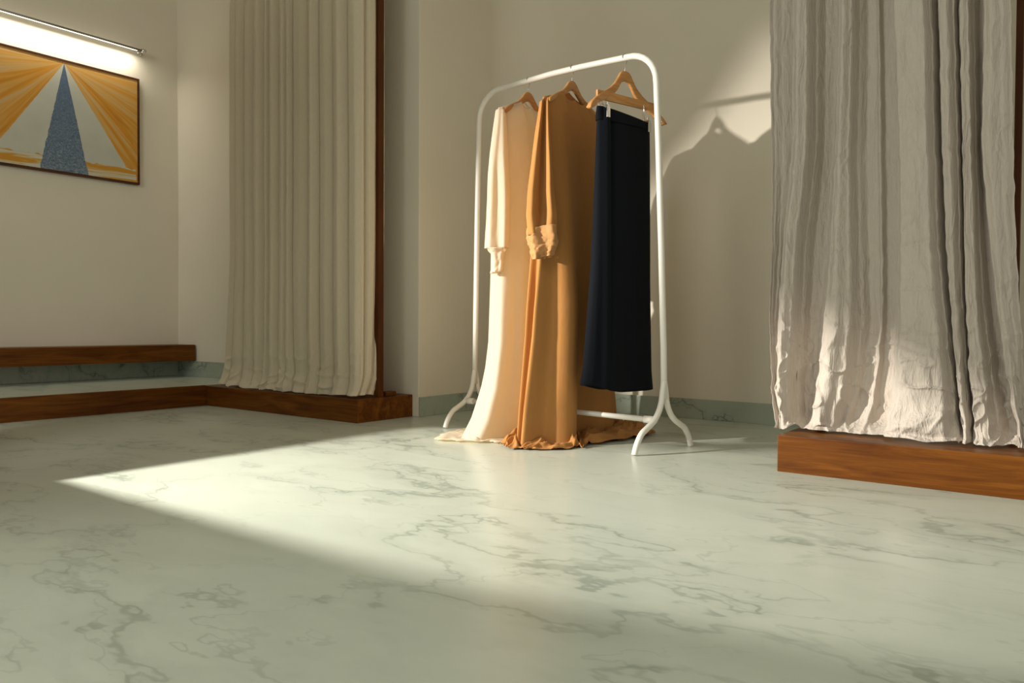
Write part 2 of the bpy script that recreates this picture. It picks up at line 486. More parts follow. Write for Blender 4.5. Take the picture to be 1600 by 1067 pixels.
def art_material():
    m, nt, b, out = mat('artwork')
    tc = N(nt, 'ShaderNodeTexCoord'); sx = N(nt, 'ShaderNodeSeparateXYZ')
    nt.links.new(tc.outputs['Object'], sx.inputs[0])
    X, Z = sx.outputs['X'], sx.outputs['Z']

    def m2(op, a, b_, clamp=False):
        n = N(nt, 'ShaderNodeMath', operation=op, use_clamp=clamp)
        for i, v in enumerate((a, b_)):
            if v is None: continue
            if isinstance(v, (int, float)): n.inputs[i].default_value = v
            else: nt.links.new(v, n.inputs[i])
        return n.outputs[0]
    apex = hh - 0.022
    d = m2('SUBTRACT', apex, Z)                       # distance below the apex
    ax = m2('ABSOLUTE', X, None)
    dd = m2('MAXIMUM', d, 0.0005)
    q = m2('DIVIDE', X, dd)                          # slope from the apex
    aq = m2('ABSOLUTE', q, None)
    # slight waver of the painted edges
    nz = N(nt, 'ShaderNodeTexNoise', i_Scale=30.0, i_Detail=3.0); nt.links.new(tc.outputs['Object'], nz.inputs['Vector'])
    wob = m2('MULTIPLY', m2('SUBTRACT', nz.outputs['Fac'], 0.5), 0.03)
    qa = m2('ADD', aq, wob)
    # streaks that fan out of the apex
    cx = N(nt, 'ShaderNodeCombineXYZ')
    ang = m2('ARCTAN2', X, dd)
    nt.links.new(m2('MULTIPLY', ang, 7.0), cx.inputs[0]); nt.links.new(m2('MULTIPLY', d, 1.3), cx.inputs[1])
    ns = N(nt, 'ShaderNodeTexNoise', i_Scale=1.6, i_Detail=5.0, i_Roughness=0.6, i_Distortion=0.5)
    nt.links.new(cx.outputs[0], ns.inputs['Vector'])
    orange = ramp(nt, ns.outputs['Fac'], [(0.25, (0.46, 0.17, 0.008)), (0.45, (0.62, 0.28, 0.03)), (0.56, (0.62, 0.36, 0.10)), (0.70, (0.52, 0.42, 0.30))])
    # warm orange on white at the foot
    mp = N(nt, 'ShaderNodeMapping'); mp.inputs['Scale'].default_value = (3.0, 1, 34.0)
    mp.inputs['Rotation'].default_value = (0, math.radians(3), 0)
    nt.links.new(tc.outputs['Object'], mp.inputs['Vector'])
    nf = N(nt, 'ShaderNodeTexNoise', i_Scale=1.0, i_Detail=4.0, i_Distortion=0.8); nt.links.new(mp.outputs[0], nf.inputs['Vector'])
    foot = ramp(nt, nf.outputs['Fac'], [(0.42, (0.58, 0.56, 0.46)), (0.50, (0.60, 0.42, 0.16)), (0.56, (0.58, 0.27, 0.03))])
    ng = N(nt, 'ShaderNodeTexNoise', i_Scale=8.0, i_Detail=3.0); nt.links.new(tc.outputs['Object'], ng.inputs['Vector'])
    grey = ramp(nt, ng.outputs['Fac'], [(0.3, (0.50, 0.50, 0.42)), (0.7, (0.56, 0.55, 0.46))])
    # blue tower: brush marks that get coarser downwards
    mp3 = N(nt, 'ShaderNodeMapping'); mp3.inputs['Scale'].default_value = (70, 1, 85); nt.links.new(tc.outputs['Object'], mp3.inputs['Vector'])
    vo = N(nt, 'ShaderNodeTexNoise', i_Scale=1.0, i_Detail=2.0, i_Distortion=1.5); nt.links.new(mp3.outputs[0], vo.inputs['Vector'])
    lowz = m2('MULTIPLY', d, 0.24)
    vv = m2('ADD', m2('MULTIPLY', m2('SUBTRACT', vo.outputs['Fac'], 0.5), m2('ADD', m2('MULTIPLY', d, 1.6), 0.1)), m2('ADD', lowz, 0.32))
    blue = ramp(nt, vv, [(0.20, (0.05, 0.085, 0.16)), (0.42, (0.13, 0.18, 0.25)), (0.60, (0.22, 0.27, 0.31)), (0.85, (0.42, 0.44, 0.40))])

    def mixc(f, a, b_):
        n = N(nt, 'ShaderNodeMix', data_type='RGBA')
        nt.links.new(f, n.inputs['Factor']); nt.links.new(a, n.inputs[6]); nt.links.new(b_, n.inputs[7])
        return n.outputs[2]
    is_grey = m2('LESS_THAN', qa, 0.66)
    is_grey = m2('MULTIPLY', is_grey, m2('LESS_THAN', d, 0.60))
    is_foot = m2('GREATER_THAN', m2('ADD', d, wob), 0.585)
    is_foot = m2('MULTIPLY', is_foot, m2('LESS_THAN', m2('ADD', ax, wob), 0.445))
    is_blue = m2('LESS_THAN', qa, 0.212)
    is_blue = m2('MULTIPLY', is_blue, m2('GREATER_THAN', d, 0.0))
    c = mixc(is_grey, orange, grey)
    c = mixc(is_foot, c, foot)
    c = mixc(is_blue, c, blue)
    nt.links.new(c, b.inputs['Base Color'])
    b.inputs['Roughness'].default_value = 0.5
    b.inputs['Specular IOR Level'].default_value = 0.3
    return m


bm = bmesh.new()
for (x0, x1, z0, z1) in ((-hw, hw, 0, 0.014), (-hw, hw, hh - 0.014, hh), (-hw, -hw + 0.014, 0.014, hh - 0.014), (hw - 0.014, hw, 0.014, hh - 0.014)):
    box_bm(x0, x1, -0.030, 0.0, z0, z1, bm)
bm_obj('frame', bm, M['frame'], pic)
bm_obj('artwork', box_bm(-hw + 0.014, hw - 0.014, -0.0275, -0.004, 0.014, hh - 0.014), art_material(), pic)

LU0, LU1, LV, LZ = 1.55, 2.615, VL - 0.07, 2.285
lamp = empty('picture_lamp', W((LU0 + LU1) / 2, LV, LZ), ROOM)
tag(lamp, 'slim grey bar lamp glowing on the wall above the framed picture', 'lamp')
hl = (LU1 - LU0) / 2
v_, f_ = tube([(-hl, 0, 0), (hl, 0, 0)], 0.0065, 14)
mesh_obj('lamp_bar', v_, f_, M['grey_metal'], lamp)
bm_obj('led_strip', box_bm(-hl + 0.03, hl - 0.03, 0.004, 0.0085, -0.0075, 0.0), M['led'], lamp)
for sx_ in (-1, 1):
    v_, f_ = tube([(sx_ * (hl - 0.002), 0, 0), (sx_ * (hl + 0.022), 0, 0.001)], [0.012, 0.012], 16)
    v2_, f2_ = tube([(sx_ * (hl + 0.010), 0, 0), (sx_ * (hl + 0.010), 0.058, 0)], 0.005, 10)
    v3_, f3_ = tube([(sx_ * (hl + 0.010), 0.050, 0), (sx_ * (hl + 0.010), 0.0595, 0)], 0.018, 16)
    mesh_obj('bracket', *merge((v_, f_), (v2_, f2_), (v3_, f3_)), M['steel'], lamp)
al = light('picture_lamp_light', 'AREA', W((LU0 + LU1) / 2, LV, LZ - 0.013), 3.4, (1.0, 0.93, 0.80), shape='RECTANGLE', size=LU1 - LU0 - 0.06, size_y=0.006)
al.data.spread = math.radians(165)
zx = -Vector((-D2[0], -D2[1], 0)) * 0.12 + Vector((0, 0, -1))
zaxis = -zx.normalized()
xaxis = Vector(D1); yaxis = zaxis.cross(xaxis).normalized()
al.matrix_world = Matrix.Translation(al.location) @ Matrix((xaxis, yaxis, zaxis)).transposed().to_4x4()


# ------------------------------------------------------------------ curtains
def fold_profile(keys, n):
    """keys: list of (feature position, depth); returns sampled (feature pos, depth) smooth"""
    ks = np.array([k[0] for k in keys]); ds = np.array([k[1] for k in keys])
    s = np.linspace(ks[0], ks[-1], n)
    i = np.clip(np.searchsorted(ks, s, side='right') - 1, 0, len(ks) - 2)
    t = (s - ks[i]) / (ks[i + 1] - ks[i]); t = t * t * (3 - 2 * t)
    return s, ds[i] * (1 - t) + ds[i + 1] * t


def fcol(s, row):
    """feature coordinate -> value by linear interpolation in a row of features"""
    return np.interp(s, np.arange(len(row)), row)


def build_curtain(name, keys, rows, plane_u, z_bot, z_top, ncol, nrow, shape, m, label, loc):
    """rows: (y pixel row, feature columns) turned into (z, v) on the curtain's own plane"""
    s, dep = fold_profile(keys, ncol)
    zs, vs = [], []
    for y, cols in rows:
        pts = [on_u(c, y, plane_u) for c in cols]
        zs.append([p[1] for p in pts]); vs.append([p[0] for p in pts])
    zs = np.array(zs); vs = np.array(vs)
    # one column at a time: v as function of z
    Z = z_bot + (z_top - z_bot) * np.linspace(0, 1, nrow) ** 1.35
    VV = np.zeros((nrow, ncol))
    for c in range(ncol):
        zc = np.array([fcol(s[c], zs[r]) for r in range(len(rows))])
        vc = np.array([fcol(s[c], vs[r]) for r in range(len(rows))])
        o = np.argsort(zc)
        VV[:, c] = np.interp(Z, zc[o], vc[o])
    # smooth the kinks down the column
    for _ in range(30):
        VV[1:-1] = 0.5 * VV[1:-1] + 0.25 * (VV[:-2] + VV[2:])
    ZZ = np.repeat(Z[:, None], ncol, 1)
    DD = np.repeat(dep[None, :], nrow, 0)
    U_, V_, Zf = shape(VV, ZZ, DD, s)
    P = np.stack([D1[0] * U_ + D2[0] * V_ - loc.x, D1[1] * U_ + D2[1] * V_ - loc.y, Zf - loc.z], -1).reshape(-1, 3)
    o = mesh_obj(name, P, grid_faces(nrow, ncol), m, loc=loc)
    sm = o.modifiers.new('thickness', 'SOLIDIFY'); sm.thickness = 0.0018; sm.offset = 0
    tag(o, label, 'curtain')
    return o


# right curtain -----------------------------------------------------
R_ROWS = [
    (0,   [1205, 1238, 1274, 1310, 1341, 1392, 1455, 1463, 1495, 1503, 1520, 1536, 1580]),
    (240, [1208, 1237, 1272, 1302, 1337, 1402, 1461, 1469, 1501, 1507, 1524, 1531, 1584]),
    (390, [1208, 1223, 1255, 1292, 1341, 1403, 1466, 1476, 1504, 1510, 1530, 1546, 1589]),
    (500, [1205, 1216, 1250, 1280, 1345, 1400, 1478, 1486, 1508, 1514, 1538, 1560, 1595]),
    (610, [1207, 1214, 1242, 1268, 1332, 1392, 1490, 1497, 1514, 1521, 1551, 1577, 1602]),
    (680, [1229, 1234, 1250, 1264, 1315, 1384, 1498, 1508, 1522, 1530, 1562, 1592, 1606]),
]
R_KEYS = [(0, .012), (.15, .006), (.5, -.004), (1, -.012), (1.22, .026), (1.45, .036), (1.75, .026), (2, -.008),
          (2.3, -.030), (2.7, -.036), (3, -.028), (3.22, .022), (3.45, .032), (3.75, .018), (4, -.012), (4.2, -.028),
          (4.45, -.028), (4.55, -.014), (4.65, -.030), (5, -.030), (5.08, .026), (5.2, .040), (5.5, .042), (5.85, .038), (6, .012),
          (7, -.020), (7.2, .018), (7.5, .022), (7.85, .004), (8, -.020), (9, .020), (9.6, .016), (10, -.006), (10.5, -.030),
          (11, -.026), (11.12, .026), (11.35, .034), (11.7, .022), (12, .010)]


def shape_r(V, Z, D, s):
    arc = np.repeat(np.linspace(0, 1, V.shape[1])[None, :], V.shape[0], 0)
    low = np.clip((0.75 - Z) / 0.5, 0, 1)
    wig = vnoise(Z * 2.1 + 3, arc * 9, 3) * 0.005
    # crinkle: long vertical creases + diagonal ones, stronger near the hem
    w1 = vnoise(arc * 55 + vnoise(Z * 5, arc * 12, 5) * 1.3, Z * 6.0, 11)
    w2 = vnoise(arc * 110 + Z * 8 + vnoise(Z * 9, arc * 20, 2) * 1.2, Z * 13.0, 12)
    w3 = vnoise(arc * 34 - Z * 16 + vnoise(Z * 7, arc * 14, 8) * 2.0, Z * 20 + arc * 12, 13)
    rdg = 1 - np.abs(vnoise(arc * 26 + vnoise(Z * 6, arc * 10, 4) * 2.2, Z * 7.5, 14))
    rdg2 = 1 - np.abs(vnoise(arc * 20 + Z * 9 + vnoise(Z * 8, arc * 9, 6) * 1.8, Z * 18 - arc * 8, 15))
    face = np.clip((D + 0.03) / 0.07, 0.12, 1)
    cr_ = face * (0.0030 * w1 + 0.0018 * w2 + 0.0085 * (rdg ** 8) * (0.6 + 0.4 * low)) + low ** 1.5 * (0.0045 * w3 + 0.0130 * rdg2 ** 6)
    # bunching just above the platform
    bot = np.clip((0.175 - Z) / 0.055, 0, 1)
    b2 = bot * bot * (3 - 2 * bot)
    D = D * (1 - 0.55 * b2) * (1.75 + 0.10 * low)
    D = D + cr_ + wig
    flare = 0.040 * np.clip((0.30 - Z) / 0.18, 0, 1) ** 1.6 + 0.018 * b2
    lump = np.clip((0.24 - Z) / 0.1, 0, 1) * 0.010 * vnoise(arc * 16, Z * 16, 21)
    left = np.clip((0.12 - arc) / 0.12, 0, 1) * 0.035 * np.clip((0.3 - Z) / 0.2, 0, 1)
    U_ = 2.765 - D - flare - lump - left
    hem = np.clip((0.137 - Z) / 0.014, 0, 1)
    U_ = U_ - hem * (0.010 + 0.012 * vnoise(arc * 22, 0 * Z, 31) ** 2)
    Zf = Z + (1 - np.clip((Z - 0.125) / 0.05, 0, 1)) * (0.004 + 0.007 * np.abs(vnoise(arc * 18, Z * 0, 33)))
    peak = np.exp(-((arc - 0.17) / 0.022) ** 2) * 0.014 * (1 - np.clip((Z - 0.125) / 0.09, 0, 1))
    Vv = V + 0.002 * vnoise(Z * 30, arc * 4, 9) + low * 0.004 * w3
    return U_, Vv, np.maximum(Zf + peak, 0.1232)


build_curtain('curtain', R_KEYS, R_ROWS, 2.76, 0.1235, 2.62, 620, 640, shape_r, M['curtain_r'],
              'wide cream crinkled curtain hanging to the wooden platform at the right', W(2.76, 0.52, 0.1235))

# left curtain ------------------------------------------------------
lv = [358, 367, 381, 397, 412, 421, 434, 448, 455, 482, 497, 520, 543, 569, 588, 597]
L_ROWS = [(0, lv), (200, [357] + lv[1:]), (400, [358] + lv[1:14] + [587, 596]),
          (520, [353, 363, 379, 396, 411, 420, 433, 447, 456, 481, 497, 520, 544, 568, 583, 592]),
          (600, [346, 358, 376, 395, 409, 419, 434, 447, 459, 481, 498, 520, 546, 566, 579, 587])]
L_KEYS = [(0, 0.004)]
rnd = random.Random(5)
for i in range(1, 15):
    a = 0.016 if i in (3, 5, 7, 9, 11, 12, 13) else 0.011
    L_KEYS += [(i - 0.18, a * 0.15), (i, -a * 1.5), (i + 0.18, a * 0.9), (i + 0.50, a * rnd.uniform(0.9, 1.3))]
L_KEYS += [(15, 0.002)]


def shape_l(V, Z, D, s):
    arc = np.repeat(np.linspace(0, 1, V.shape[1])[None, :], V.shape[0], 0)
    low = np.clip((0.45 - Z) / 0.33, 0, 1)
    w1 = vnoise(arc * 60 + vnoise(Z * 4, arc * 10, 5), Z * 4.0, 41)
    rdg = 1 - np.abs(vnoise(arc * 24 + vnoise(Z * 9, arc * 12, 44) * 1.6, Z * 16.0, 42))
    D = D * (1.7 - 0.6 * low) + 0.0012 * w1 + low * 0.0130 * rdg ** 4 + 0.004 * vnoise(arc * 7, Z * 1.5, 46)
    edge = np.clip((arc - 0.88) / 0.12, 0, 1)
    D = D + edge * 0.004 * vnoise(Z * 22, arc * 3, 47)
    flare = 0.026 * np.clip((0.24 - Z) / 0.12, 0, 1) ** 1.4
    hemw = np.clip((0.150 - Z) / 0.033, 0, 1)
    flare = flare + hemw * (0.004 + 0.016 * vnoise(arc * 20, Z * 9, 48) + 0.008 * vnoise(arc * 44, Z * 14, 50))
    # the last breadth turns back round the post
    U0, V0, Vc = 2.578, V, 2.872
    turn = V < Vc
    Ut = 2.565 * Vc / np.minimum(V, Vc)
    k = np.clip((Vc + 0.02 - V) / 0.04, 0, 1)
    U_ = np.where(turn, Ut + 0.013 - (1 - k) * (D + flare) - k * np.clip((0.22 - Z) / 0.12, 0, 1) * 0.03, U0 - (D + flare))
    V_ = np.where(turn, Vc - k * D * 0.5 + k * 0.5 * np.minimum(flare, 0.02), V)
    Zf = Z + (1 - np.clip((Z - 0.118) / 0.05, 0, 1)) * (0.001 + 0.014 * np.abs(vnoise(arc * 17, Z * 0, 49)))
    return U_, V_, Zf


build_curtain('curtain', L_KEYS, L_ROWS, 2.565, 0.1175, 2.62, 400, 300, shape_l, M['curtain_l'],
              'greige linen curtain gathered in narrow folds on the left wooden platform', W(2.58, 3.45, 0.1175))

# frames that carry the curtains
fr = empty('wooden_stand', W(2.70, 3.5, 0.115), ROOM)
tag(fr, 'slim brown wooden frame standing behind the gathered greige curtain', 'stand')
room_box('post', 2.662, 2.697, 2.848, 2.878, 0.1152, 2.68, M['wood_post'], fr, 0.0015)
room_box('post', 2.70, 2.735, 4.10, 4.135, 0.1152, 2.68, M['wood_post'], fr, 0.0015)
room_box('rail', 2.60, 2.63, 2.80, 4.16, 2.64, 2.67, M['wood'], fr, 0.0015)
room_box('foot_block', 2.725, 2.80, 2.860, 2.90, 0.1152, 0.140, M['wood'], fr, 0.008)
fr2 = empty('wooden_stand', W(2.86, 0.5, 0.121), ROOM)
tag(fr2, 'slim brown wooden frame standing behind the cream crinkled curtain', 'stand')
room_box('post', 2.840, 2.870, 0.187, 0.207, 0.1212, 2.68, M['wood_post'], fr2, 0.0015)
room_box('post', 2.850, 2.885, 0.760, 0.795, 0.1212, 2.68, M['wood_post'], fr2, 0.0015)
room_box('rail', 2.75, 2.78, 0.10, 0.93, 2.64, 2.67, M['wood'], fr2, 0.0015)

# ------------------------------------------------------------------ garment rack
def LP(t, z):      # point over the rack's long axis, t = 0 left pole foot .. 1 right pole foot
    a = W(2.83, 2.36, z); b = W(2.709, 1.314, z)
    return a.lerp(b, t)


rack = empty('clothes_rack', LP(0.5, 0.0))
tag(rack, 'white tubular metal clothes rack with curved feet in the middle of the marble floor', 'clothes rack')
off = rack.location
R_T = 0.0125
TILT = (W(2.538, 1.346) - W(2.88, 1.282)).normalized()       # direction towards the front foot
# hoop: poles and top bar in one bent tube
hoop = [LP(0.0, 0.20), LP(0.003, 0.55), LP(0.010, 1.0), LP(0.018, 1.36), LP(0.021, 1.445)]
cz = 1.568
for k in range(1, 8):
    a = math.pi / 2 * k / 8
    hoop.append(LP(0.021 + 0.125 * (1 - math.cos(a)), 1.445 + (cz - 1.445) * math.sin(a)))
for t in (0.146, 0.3, 0.45, 0.6, 0.72, 0.83):
    hoop.append(LP(t, cz - 0.022 * max(0, t - 0.5) / 0.33))
for k in range(1, 8):
    a = math.pi / 2 * k / 8
    hoop.append(LP(0.83 + 0.125 * math.sin(a), 1.546 - 0.125 * (1 - math.cos(a))))
hoop += [LP(0.956, 1.41), LP(0.966, 1.2), LP(0.982, 0.8), LP(0.996, 0.4), LP(1.0, 0.20)]
v_, f_ = tube([p - off for p in hoop], R_T, 18)
mesh_obj('hoop_tube', v_, f_, M['white_metal'], rack)
LEG = [(0.0, 0.27), (0.004, 0.235), (0.014, 0.185), (0.034, 0.145), (0.064, 0.115), (0.098, 0.096),
       (0.130, 0.078), (0.152, 0.052), (0.166, 0.026), (0.174, 0.003)]
for t in (0.0, 1.0):
    for sg in (1, -1):
        pts = [LP(t, z) + TILT * (a * sg) + TILT * (0.004 * sg if z < 0.25 else 0.0) - off for a, z in LEG]
        v_, f_ = tube(spline(pts, 6), R_T * 0.92, 16)
        leg = mesh_obj('leg', v_, f_, M['white_metal'], rack)
a_, b_ = LP(0.0, 0.122) + TILT * 0.052, LP(1.0, 0.122) + TILT * 0.052
v_, f_ = tube([a_ - off, b_ - off], R_T * 0.85, 16)
d_ = (b_ - a_).normalized()
v2_, f2_ = tube([b_ - d_ * 0.05 - off, b_ - off], R_T * 1.15, 16)
v3_, f3_ = tube([a_ + d_ * 0.05 - off, a_ - off], R_T * 1.15, 16)
mesh_obj('cross_bar', *merge((v_, f_), (v2_, f2_), (v3_, f3_)), M['white_metal'], rack)
p_ = W(2.700, 1.306, 1.32)
# a small screw head on the right pole
v_, f_ = tube([LP(0.962, 1.265) + Vector((0.0115, -0.004, 0)) - off, LP(0.962, 1.265) + Vector((0.017, -0.005, 0)) - off], 0.0035, 10)
mesh_obj('screw', v_, f_, M['steel'], rack)


# ------------------------------------------------------------------ hangers
def hanger_arms(drop, half=0.212, bow=0.012):
    """extruded contour of a wooden hanger; dome top at z = 0"""
    k = drop / 0.13
    top = [(0.0, 0.0), (0.014, -0.002), (0.027, -0.010), (0.040, -0.024 * k), (0.060, -0.046 * k), (0.090, -0.066 * k), (0.130, -0.085 * k),
           (0.170, -0.106 * k), (0.198, -0.124 * k), (half, -0.137 * k)]
    bot = [(half - 0.006, -0.150 * k), (0.185, -0.142 * k), (0.150, -0.122 * k), (0.110, -0.106 * k), (0.075, -0.090 * k), (0.045, -0.068 * k),
           (0.022, -0.050), (0.0, -0.042)]
    n = 10; rows = []
    # resample top and bottom by x
    def at(arr, x): return np.interp(x, [p[0] for p in arr], [p[1] for p in arr])
    xs = np.concatenate([np.linspace(0, 0.03, 6), np.linspace(0.04, half, 22)])
    btm = sorted(bot)
    cols = [(-x) for x in xs[::-1]] + [x for x in xs[1:]]
    vs, fs = [], []
    m_ = 12
    for x in cols:
        ax = abs(x)
        zt = at(top, ax); zb = at(btm, min(ax, half - 0.006))
        if ax > half - 0.012:
            e = (ax - (half - 0.012)) / 0.012; mid = (zt + zb) / 2
            f_e = math.sqrt(max(0.0, 1 - e * e * 0.9)); zt = mid + (zt - mid) * f_e; zb = mid + (zb - mid) * f_e
        th = 0.0075 + 0.006 * (ax / half) ** 2
        yb = -bow * (ax / half) ** 2 * 1.6
        zc, h = (zt + zb) / 2, (zt - zb) / 2
        for q in range(m_):
            a = 2 * math.pi * q / m_
            c_, s_ = math.cos(a), math.sin(a)
            vs.append((x, yb + th * math.copysign(abs(c_) ** 0.6, c_), zc + h * math.copysign(abs(s_) ** 0.7, s_)))
    nr = len(cols)
    fs = grid_faces(nr, m_, True)
    fs.append(tuple(range(m_ - 1, -1, -1))); fs.append(tuple((nr - 1) * m_ + q for q in range(m_)))
    return vs, fs


def make_hanger(loc, rz, bar_z, drop, label, crossbar=False, flip=1):
    """loc: dome top; the hook reaches over the bar at bar_z"""
    h = empty('wooden_hanger', loc, rz)
    tag(h, label, 'hanger', 'wooden hangers on the rack')
    v_, f_ = hanger_arms(drop)
    mesh_obj('arms', v_, f_, M['hanger'], h)
    top = bar_z - loc[2]                                   # bar centre above the dome
    r = R_T + 0.0022
    # hook lies in the plane across the bar, so it swings with the hanger's own x axis
    pts = [(0, 0, -0.012), (0, 0, top - r - 0.016), (0.006, 0, top - r - 0.008)]
    for k in range(0, 13):
        a = math.radians(-50 + k * 20)
        pts.append((r * math.cos(a), 0, top + r * math.sin(a)))
    v_, f_ = tube(spline(pts, 3), 0.0019, 8)
    v2_, f2_ = tube([(0, 0, -0.002), (0, 0, 0.004)], 0.004, 10)
    mesh_obj('hook', *merge((v_, f_), (v2_, f2_)), M['steel'], h)
    if crossbar:
        bm = box_bm(-0.158, 0.178, -0.004, 0.006, -0.138, -0.104)
        for v in bm.verts:
            v.co.y -= 0.012 * (abs(v.co.x) / 0.2) ** 2
        bm_obj('trouser_bar', bm, M['hanger'], h, False, 0.0025)
    return h


def hanger_spot(t, z):
    p = LP(t, z); return p


H1 = LP(0.319, 1.568 - 0.050); H2 = LP(0.558, 1.564 - 0.050); H3 = LP(0.815, 1.545 - 0.050)
h1 = make_hanger(H1, ROOM, 1.568, 0.125, 'leftmost wooden hanger on the white rack, holding the ivory dress')
h2 = make_hanger(H2, ROOM, 1.564, 0.125, 'middle wooden hanger on the white rack, holding the caramel dress')
RZ3 = math.atan2(0.60, 0.80)
h3 = make_hanger(H3, RZ3, 1.545, 0.165, 'rightmost wooden hanger with trouser bar and clips, holding the black skirt', True)

# clips on the trouser bar
for cx_ in (-0.118, 0.112):
    zt_ = -0.138; zc_ = -0.178 - 0.10 * cx_ * 1.0
    vs_, fs_ = merge(
        tube(spline([(cx_ - 0.004, -0.004, zt_ + 0.038), (cx_ - 0.016, -0.012, zt_ + 0.02), (cx_ - 0.014, -0.012, zt_ - 0.012), (cx_, -0.004, zc_ + 0.008)], 5), 0.0015, 8),
        tube(spline([(cx_ - 0.004, -0.004, zt_ + 0.038), (cx_ + 0.004, 0.012, zt_ + 0.02), (cx_ + 0.004, 0.012, zt_ - 0.012), (cx_, 0.004, zc_ + 0.008)], 5), 0.0015, 8))
    clip = mesh_obj('clip', vs_, fs_, M['steel'], h3)
    bm = bmesh.new()
    for sy in (-1, 1):
        box_bm(cx_ - 0.009, cx_ + 0.009, sy * 0.030 - 0.0015, sy * 0.030 + 0.0015, zc_ - 0.042, zc_ - 0.004, bm)
        box_bm(cx_ - 0.006, cx_ + 0.006, min(sy * 0.030, sy * 0.005), max(sy * 0.030, sy * 0.005), zc_ - 0.006, zc_ + 0.006, bm)
        box_bm(cx_ - 0.005, cx_ + 0.005, sy * 0.022 - 0.001, sy * 0.022 + 0.001, zc_ - 0.004, zc_ + 0.018, bm)
    bm_obj('clip_jaw', bm, M['steel'], clip, False, 0.0008)


# ------------------------------------------------------------------ garments
def sgnpow(a, p): return np.sign(a) * np.abs(a) ** p


def outline_radius(points, theta):
    """closed outline given as (x, y) -> radius at each polar angle"""
    an = np.array([math.atan2(y, x) for x, y in points]) % (2 * math.pi)
    ra = np.array([math.hypot(x, y) for x, y in points])
    o = np.argsort(an); an = an[o]; ra = ra[o]
    an = np.concatenate([an - 2 * math.pi, an, an + 2 * math.pi]); ra = np.tile(ra, 3)
    return np.interp(theta, an, ra)


def garment_body(name, parent, m, shoulder, z_bot, hw_k, hd_k, cx_k, folds, nth, nrow, puddle=None, neck=None, power=0.8, seed=0, wav=None):
    th = np.linspace(0, 2 * math.pi, nth, endpoint=False)
    c, s = np.cos(th), np.sin(th)
    X0 = sgnpow(c, power); Y0 = sgnpow(s, power)
    rows = []
    for t in np.linspace(0, 1, nrow) ** 1.0:
        hw_ = np.interp(t, *hw_k); hd_ = np.interp(t, *hd_k); cx_ = np.interp(t, *cx_k)
        x = hw_ * X0 + cx_; y = hd_ * Y0
        dx, dy = folds(th, t, x / max(hw_, 1e-3))
        zs_ = shoulder(x if t < 0.02 else np.clip(hw_k[1][0] * X0, -0.3, 0.3), s)
        zb = z_bot + (wav(th, x) if wav else 0.0)
        z = zs_ * (1 - t) + zb * t
        rows.append(np.stack([x + dx, y + dy, z], -1))
    if puddle is not None:
        pts, ring, amp, zf = puddle
        base = rows[-1]
        th2 = np.arctan2(base[:, 1], base[:, 0])
        r0 = np.hypot(base[:, 0], base[:, 1])
        R1 = np.maximum(outline_radius(pts, th2 % (2 * math.pi)), r0 + 0.012)
        px_, py_ = R1 * np.cos(th2), R1 * np.sin(th2)
        seg = np.hypot(np.roll(px_, -1) - px_, np.roll(py_, -1) - py_)
        arc = np.concatenate([[0], np.cumsum(seg)[:-1]]); per = arc[-1] + seg[-1]
        fa, fb = max(4, int(per * 34)), max(4, int(per * 15))
        A1, A2 = arc / per * fa, arc / per * fb
        for k in range(1, ring + 1):
            q = k / ring
            rr = r0 + (R1 - r0) * (q ** 0.85)
            dist = (R1 - r0) * q
            ruf = vnoise(A1 + 0.8 * q, dist * 26 + 3.3, seed + 3, fa)
            ruf2 = vnoise(A2 - 0.8 * q, dist * 13 + 5.1, seed + 4, fb)
            env = math.sin(math.pi * min(1, q * 0.90 + 0.06)) ** 0.6
            rd = (1 - np.abs(ruf2)) ** 3; rd2 = (1 - np.abs(ruf)) ** 2
            z = zf + amp * env * (0.05 + 0.95 * rd + 0.45 * rd2) * (1 - 0.45 * q)
            if k == ring: z = zf + 0.001 + 0.25 * amp * rd2
            wob = (0.016 * ruf + 0.030 * ruf2) * q
            rows.append(np.stack([(rr + wob) * np.cos(th2), (rr + wob) * np.sin(th2), z], -1))
    P = np.concatenate(rows)
    o = mesh_obj(name, P, grid_faces(len(rows), nth, True), m, parent)
    sm = o.modifiers.new('thickness', 'SOLIDIFY'); sm.thickness = 0.0014; sm.offset = 0
    return o


